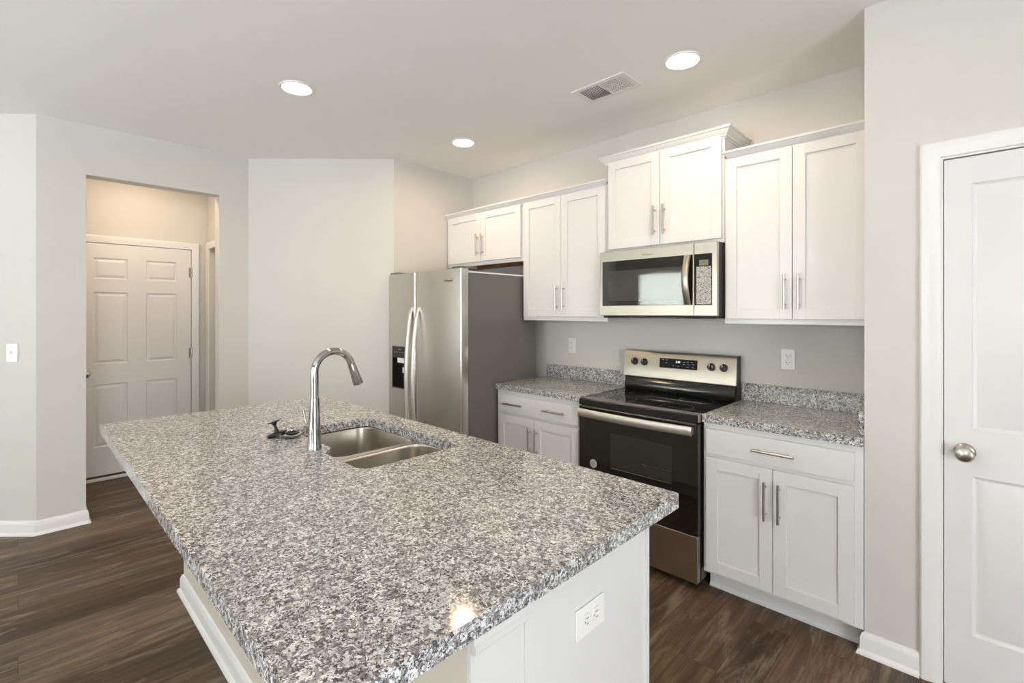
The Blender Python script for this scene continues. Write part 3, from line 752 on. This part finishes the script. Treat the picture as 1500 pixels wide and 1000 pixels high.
bm = bmesh.new(); ring_pts = [(-2.72 + 0.058 * math.cos(a) - qx, y0 - 0.0006 - qy, 1.672 + 0.016 * math.sin(a)) for a in [R(205 + i * 14) for i in range(17)]]
tube(bm, ring_pts, 0.0008, 6); finish('logo_swirl', bm, M['logo'], rd)

# ------------------------------------------------------------------ range
GX0, GX1 = -1.796, -1.037
rg = thing('range', 'freestanding electric range with black glass cooktop and stainless trim', 'range', ((GX0 + GX1) / 2, 2.75, 0))
qx, qy = (GX0 + GX1) / 2, 2.75
YD = 2.438
finish('body', boxes(Q(GX0 + 0.004, GX1 - 0.004, YD + 0.040, 3.045, 0.045, 0.895)), M['black'], rg)
for a in (GX0 + 0.05, GX1 - 0.05):
    for b_ in (YD + 0.09, 2.98):
        bm = bmesh.new(); lathe(bm, [(0, 0), (0.018, 0), (0.018, 0.01), (0.009, 0.014), (0.009, 0.046), (0, 0.046)], (a - qx, b_ - qy, 0), seg=16); finish('leg', bm, M['black'], rg)
ct = finish('cooktop', boxes(Q(GX0, GX1, YD + 0.012, 3.02, 0.893, 0.908)), M['glass'], rg, bevel=0.003)
M['ringprint'] = paint('burner_print', (0.05, 0.05, 0.05), 0.3, 0.002)
for cx, cy, rr in ((-1.60, 2.60, 0.105), (-1.23, 2.60, 0.09), (-1.60, 2.86, 0.075), (-1.23, 2.86, 0.10)):
    n = 40; A = []; B_ = []; bm = bmesh.new()
    for k in range(n):
        a = 2 * PI * k / n
        A.append(bm.verts.new((cx + rr * math.cos(a) - qx, cy + rr * math.sin(a) - qy, 0.9083))); B_.append(bm.verts.new((cx + (rr - 0.0025) * math.cos(a) - qx, cy + (rr - 0.0025) * math.sin(a) - qy, 0.9083)))
    for k in range(n): bm.faces.new((A[k], A[(k + 1) % n], B_[(k + 1) % n], B_[k]))
    finish('burner_ring', bm, M['ringprint'], ct)
finish('front_rail', boxes(Q(GX0, GX1, YD + 0.004, YD + 0.012, 0.868, 0.905), Q(GX0 + 0.004, GX1 - 0.004, YD + 0.012, YD + 0.05, 0.868, 0.893)), M['black'], rg, bevel=0.003)
finish('side_rail', boxes(Q(GX1 - 0.006, GX1 + 0.001, YD + 0.003, YD + 0.03, 0.874, 0.909)), M['steel2'], rg, bevel=0.001)
od = finish('oven_door', boxes(Q(GX0 + 0.004, GX1 - 0.004, YD, YD + 0.038, 0.288, 0.862)), M['glass'], rg, bevel=0.004)
finish('oven_window', boxes(Q(-1.565, -1.182, YD - 0.0012, YD + 0.001, 0.520, 0.728)), M['owin'], od)['label'] = 'dark oven window'
finish('rim_and_rack_glint', boxes(Q(-1.555, -1.19, YD - 0.0016, YD - 0.0012, 0.523, 0.5265), Q(-1.36, -1.19, YD - 0.0016, YD - 0.0012, 0.588, 0.5905)), M['steel2'], od)  # window rim strip, plus the rack's reflection drawn as a steel strip
finish('door_trim', boxes(Q(GX0 + 0.03, GX1 - 0.02, YD + 0.002, YD + 0.02, 0.862, 0.8645)), M['steel2'], od)
bm = bmesh.new(); n = 18; prev = None; hx0, hx1 = GX0 + 0.012, GX1 - 0.028
for i in range(n + 1):
    u = i / n; x = hx0 + (hx1 - hx0) * u; y = YD - 0.022 - 0.022 * math.sin(PI * u)
    ring = [bm.verts.new((x - qx, y + dy - qy, z)) for dy, z in ((0.010, 0.803), (-0.003, 0.803), (-0.007, 0.808), (-0.007, 0.845), (-0.003, 0.850), (0.010, 0.850))]
    if prev:
        for k in range(6): bm.faces.new((prev[k], prev[(k + 1) % 6], ring[(k + 1) % 6], ring[k]))
    else: bm.faces.new(ring)
    prev = ring
bm.faces.new(prev)
box(bm, *Q(hx0, hx0 + 0.02, YD - 0.02, YD, 0.808, 0.845)); box(bm, *Q(hx1 - 0.02, hx1, YD - 0.02, YD, 0.808, 0.845))
finish('oven_handle', bm, M['hand'], od, smooth=60)['label'] = 'wide bowed stainless handle'
finish('drawer', boxes(Q(GX0 + 0.006, GX1 - 0.006, YD - 0.002, YD + 0.036, 0.040, 0.283)), M['steel2'], rg, bevel=0.003)['label'] = 'stainless storage drawer front'
bm = bmesh.new(); lathe(bm, [(0, -0.003), (0.024, -0.003), (0.0255, -0.0015), (0.0255, 0)], (-1.685 - qx, YD - qy, 0.523), 'Y', 32)
bd = finish('badge', bm, M['badge'], od); bd['label'] = 'round silver sticker badge'
bm = bmesh.new()
for i in range(6):
    z = 0.523 - 0.0125 + i * 0.005; hw = math.sqrt(max(0, 0.017 ** 2 - (z - 0.523) ** 2))
    x = -1.685 - hw
    while x < -1.685 + hw - 0.002:
        wd = random.uniform(0.002, 0.006); box(bm, *Q(x, min(x + wd, -1.685 + hw), YD - 0.0034, YD - 0.003, z - 0.0011, z + 0.0011)); x += wd + 0.002
finish('badge_print', bm, M['logo'], bd)
# backguard: tilted control panel over a black riser
finish('riser', boxes(Q(GX0 + 0.004, GX1 - 0.004, 2.985, 3.045, 0.905, 1.165)), M['black'], rg)
bm = bmesh.new(); prof = [(3.046, 1.002), (2.972, 1.000), (2.968, 1.004), (2.982, 1.166), (2.990, 1.178), (3.046, 1.180)]
A = [bm.verts.new((GX0 + 0.002 - qx, y - qy, z)) for y, z in prof]; B_ = [bm.verts.new((GX1 - 0.002 - qx, y - qy, z)) for y, z in prof]
bm.faces.new(A); bm.faces.new(B_)
for k in range(len(prof)): bm.faces.new((A[k], A[(k + 1) % 6], B_[(k + 1) % 6], B_[k]))
bg = finish('control_panel', bm, M['steel2'], rg, smooth=30, bevel=0.001)
bm = bmesh.new(); prof = [(2.984, 0.908), (2.968, 0.925), (2.962, 0.945), (2.976, 0.975), (2.984, 0.99)]
A = [bm.verts.new((GX0 + 0.01 - qx, y - qy, z)) for y, z in prof]; B_ = [bm.verts.new((GX1 - 0.01 - qx, y - qy, z)) for y, z in prof]
for k in range(len(prof) - 1): bm.faces.new((A[k], A[(k + 1)], B_[(k + 1)], B_[k]))
bm.faces.new(A + []); bm.faces.new(B_)
finish('vent_lip', bm, paint('gloss_black_lip', (0.02, 0.02, 0.02), 0.12, 0.002), rg, smooth=70)
TA = math.atan2(0.014, 0.162)
def onpanel(z): return 2.968 + 0.014 * (z - 1.004) / 0.162
finish('side_cap', boxes(Q(GX1 - 0.006, GX1 + 0.0, 2.99, 3.046, 0.905, 1.176)), M['gasket'], rg, bevel=0.002)
dp = finish('display', boxes((-0.127, 0.127, -0.002, 0.001, -0.031, 0.031)), paint('matte_display', (0.012, 0.012, 0.012), 0.5, 0.001, spec=0.15), bg, loc=(-1.402 - qx, onpanel(1.107) - qy, 1.107), rot=(-TA, 0, 0))
dp['label'] = 'black clock display'
text_mesh('clock', '2:30', 0.017, M['led'], dp, (0.0, -0.0024, 0.012), (R(90), 0, 0))
bm = bmesh.new()
for (x, z) in ((-0.108, 0.02), (-0.082, 0.02), (-0.085, 0.0), (-0.035, -0.016), (-0.004, -0.016), (0.035, 0.012), (0.06, 0.014), (0.085, 0.014), (0.035, -0.002), (0.06, -0.018), (0.095, -0.018), (0.095, 0.002), (0.065, -0.002)):
    box(bm, x, x + 0.011, -0.0024, -0.002, z, z + 0.003)
finish('display_icons', bm, M['print'], dp)
for kx in (-1.712, -1.640, -1.187, -1.112):
    bm = bmesh.new(); lathe(bm, [(0, 0.0), (0.024, 0.0), (0.024, -0.004), (0.0205, -0.006), (0.019, -0.022), (0.017, -0.024), (0, -0.024)], (0, 0, 0), 'Y', 28)
    box(bm, -0.003, 0.003, -0.031, -0.02, -0.018, 0.018)
    kn = finish('knob', bm, M['black'], bg, loc=(kx - qx, onpanel(1.104) - qy, 1.104), rot=(-TA, 0, 0)); kn['label'] = 'black burner knob'
    bm = boxes((-0.0012, 0.0012, -0.0316, -0.031, 0.004, 0.017)); finish('pointer', bm, M['plastic'], kn)

# ------------------------------------------------------------------ microwave
MX0, MX1, MZ0, MZ1, MY = -1.793, -1.034, 1.420, 1.832, 2.668
mw = thing('microwave', 'over-the-range stainless microwave mounted under the short cabinet', 'microwave', ((MX0 + MX1) / 2, WY, MZ0))
qx, qy = (MX0 + MX1) / 2, WY
def Q3(x0, x1, y0, y1, z0, z1): return (x0 - qx, x1 - qx, y0 - qy, y1 - qy, z0 - MZ0, z1 - MZ0)
finish('body', boxes(Q3(MX0 + 0.002, MX1 - 0.002, MY + 0.030, WY - 0.001, MZ0 - 0.006, MZ1)), M['gasket'], mw)
finish('bottom_vent', boxes(Q3(MX0 + 0.02, MX1 - 0.01, MY + 0.012, WY - 0.05, MZ0 - 0.016, MZ0 - 0.006)), M['black'], mw, bevel=0.004)
SX = -1.163
md = finish('door', boxes(Q3(MX0, SX - 0.001, MY, MY + 0.030, MZ0, MZ1)), M['steel2'], mw, bevel=0.003)
finish('glass', boxes(Q3(-1.772, SX - 0.006, MY - 0.0015, MY + 0.001, 1.482, 1.768)), M['glass'], md, bevel=0.0004)['label'] = 'black door glass'
finish('window', boxes(Q3(-1.725, -1.225, MY - 0.0018, MY - 0.0010, 1.512, 1.705)), M['mwin'], md)
cp = finish('control_section', boxes(Q3(SX + 0.001, MX1, MY, MY + 0.030, MZ0, MZ1)), M['steel2'], mw, bevel=0.003)
finish('control_glass', boxes(Q3(SX + 0.004, -1.060, MY - 0.0015, MY + 0.001, 1.480, 1.768)), M['glass'], cp, bevel=0.0004)
finish('display', boxes(Q3(-1.132, -1.080, MY - 0.0022, MY - 0.0014, 1.703, 1.733)), M['lcd'], cp)['label'] = 'olive clock display'
finish('keypad', boxes(Q3(-1.148, -1.064, MY - 0.0022, MY - 0.0014, 1.486, 1.697)), M['keypad'], cp)['label'] = 'keypad with a mottled black and white reflection painted on'
bm = bmesh.new(); n = 20; prev = None
for i in range(n + 1):
    u = i / n; z = 1.482 + (1.768 - 1.482) * u; y = MY - 0.010 - 0.036 * math.sin(PI * u)
    ring = [bm.verts.new((-1.196 + dx - qx, y + dy - qy, z - MZ0)) for dx, dy in ((-0.018, 0.006), (-0.018, -0.003), (-0.012, -0.007), (0.012, -0.007), (0.018, -0.003), (0.018, 0.006))]
    if prev:
        for k in range(6): bm.faces.new((prev[k], prev[(k + 1) % 6], ring[(k + 1) % 6], ring[k]))
    else: bm.faces.new(ring)
    prev = ring
bm.faces.new(prev)
for z in (1.484, 1.752): box(bm, *Q3(-1.208, -1.184, MY - 0.012, MY, z, z + 0.014))
finish('handle', bm, M['steel2'], md, smooth=60)['label'] = 'bowed stainless handle'
text_mesh('logo', 'Whirlpool', 0.017, M['logo'], md, (-1.455 - qx, MY - 0.0005 - qy, 1.792 - MZ0), (R(90), 0, 0))

# ------------------------------------------------------------------ outlets and switch
def outlet(label, loc, rotz=0, roll=0, name='power_outlet', cat='outlet', wd=0.072, hg=0.118, toggle=False):
    group = None if toggle else 'white power outlets'
    t_ = thing(name, label, cat, loc, group); t_.rotation_euler = (0, roll, rotz) if not roll else (Matrix.Rotation(rotz, 3, 'Z') @ Matrix.Rotation(roll, 3, 'Y')).to_euler()
    finish('cover_plate', boxes((-wd / 2, wd / 2, -0.006, 0, -hg / 2, hg / 2)), M['plastic'], t_, bevel=0.0025, seg=3)
    if toggle:
        tg = finish('toggle', boxes((-0.005, 0.005, -0.020, -0.006, -0.004, 0.012), (-0.009, 0.009, -0.0075, -0.005, -0.016, 0.016)), M['plastic'], t_, bevel=0.001)
    else:
        for s in (-1, 1):
            r_ = finish('receptacle', poly_y(rrect(-0.017, 0.017, -0.014, 0.014, 0.008, 5), -0.0085, -0.005), M['plastic'], t_, loc=(0, 0, s * 0.0195))
            finish('slots', boxes((-0.008, -0.0055, -0.0088, -0.008, -0.003, 0.007), (0.0055, 0.008, -0.0088, -0.008, -0.002, 0.006), (-0.002, 0.002, -0.0088, -0.008, -0.010, -0.006)), M['slotgrey'], r_)
    for z in ((-0.03, 0.03) if toggle else (0.0,)):
        bm = bmesh.new(); lathe(bm, [(0, -0.0078), (0.0028, -0.0074), (0.0032, -0.006)], (0, 0, z), 'Y', 12); finish('screw', bm, M['plastic'], t_)
    return t_
def poly_y(pts, y0, y1):
    bm = bmesh.new()
    a = [bm.verts.new((x, y0, z)) for x, z in pts]; b = [bm.verts.new((x, y1, z)) for x, z in pts]
    bm.faces.new(a); bm.faces.new(b)
    for i in range(len(pts)): j = (i + 1) % len(pts); bm.faces.new((a[i], a[j], b[j], b[i]))
    return bm
outlet('white outlet on the back wall above the counter left of the range', (-2.323, WY, 1.178))
outlet('white outlet on the back wall right of the range', (-0.788, WY, 1.172))
outlet('white outlet mounted sideways on the near end panel of the island', (BX1 + 0.002, 0.977, 0.697), R(90), R(90))
# light switch on the angled wall at the far left
sd_ = 0.150
outlet('white toggle light switch on the angled wall at the left edge', (XD - sd_ * DQ, YD0 - sd_ * DQ, 1.178), R(45), 0, 'light_switch', 'light switch', toggle=True)

# ------------------------------------------------------------------ ceiling lamps and vent
def can(loc, label, lens, group='recessed ceiling lights', cat='ceiling light'):
    t_ = thing('recessed_light', label, cat, loc, group)
    bm = bmesh.new(); lathe(bm, [(0.074, -0.004), (0.080, -0.008), (0.088, -0.007), (0.092, -0.001), (0.092, 0), (0.074, 0)], seg=40)
    finish('trim_ring', bm, M['trim'], t_)
    bm = bmesh.new(); lathe(bm, [(0, -0.005), (0.040, -0.0048), (0.074, -0.004), (0.074, -0.001), (0, -0.001)], seg=40)
    finish('lens', bm, lens, t_)
    return t_
can((-2.805, 1.113, H), 'leftmost glowing round recessed ceiling light, nearest the doorway', M['lens'])
can((-2.805, 2.352, H), 'glowing round recessed ceiling light farthest away, near the corner above the refrigerator', M['lens'])
can((-1.090, 2.365, H), 'glowing round recessed ceiling light right of the ceiling vent', M['lens'])
can((-1.090, 1.113, H), 'glowing round recessed ceiling light above the near end of the island', M['lens'])
can((-4.85, 0.72, H), 'round recessed ceiling light inside the small hallway', M['hlens'])
VX0, VX1, VY0, VY1 = -1.713, -1.366, 2.252, 2.458
vt = thing('ceiling_vent', 'white rectangular air vent in the ceiling', 'vent', ((VX0 + VX1) / 2, (VY0 + VY1) / 2, H))
vx, vy = (VX1 - VX0) / 2, (VY1 - VY0) / 2
finish('frame', boxes((-vx, vx, -vy, -vy + 0.028, -0.007, 0), (-vx, vx, vy - 0.028, vy, -0.007, 0), (-vx, -vx + 0.028, -vy + 0.028, vy - 0.028, -0.007, 0), (vx - 0.028, vx, -vy + 0.028, vy - 0.028, -0.007, 0), (-0.006, 0.006, -vy + 0.028, vy - 0.028, -0.007, 0)), M['trim'], vt, bevel=0.002)
finish('duct_shadow', boxes((-vx + 0.028, vx - 0.028, -vy + 0.028, vy - 0.028, -0.0015, 0)), M['ventback'], vt)  # flat dark sheet standing in for the shade inside the duct
def vslats(x0, x1, tilt, n):
    bm = bmesh.new()
    for i in range(n):
        x = x0 + (x1 - x0) * (i + 0.5) / n; hw = (x1 - x0) / n * 0.42
        a = [bm.verts.new(p) for p in ((x - hw, -vy + 0.028, -0.002 - 0.004 * (tilt < 0)), (x + hw, -vy + 0.028, -0.002 - 0.004 * (tilt > 0)), (x + hw, vy - 0.028, -0.002 - 0.004 * (tilt > 0)), (x - hw, vy - 0.028, -0.002 - 0.004 * (tilt < 0)))]
        bm.faces.new(a)
    o = finish('louvers', bm, M['trim'], vt); s = o.modifiers.new('t', 'SOLIDIFY'); s.thickness = 0.0008
vslats(-vx + 0.028, -0.006, 1, 12)
bm = bmesh.new()
for i in range(11):
    x = 0.006 + (vx - 0.034) * (i + 0.5) / 11; box(bm, x - 0.0016, x + 0.0016, -vy + 0.028, vy - 0.028, -0.006, -0.0015)
for j in range(9):
    y = -vy + 0.028 + (2 * vy - 0.056) * (j + 0.5) / 9; box(bm, 0.006, vx - 0.028, y - 0.003, y + 0.003, -0.0045, -0.0015)
finish('grille', bm, M['trim'], vt)
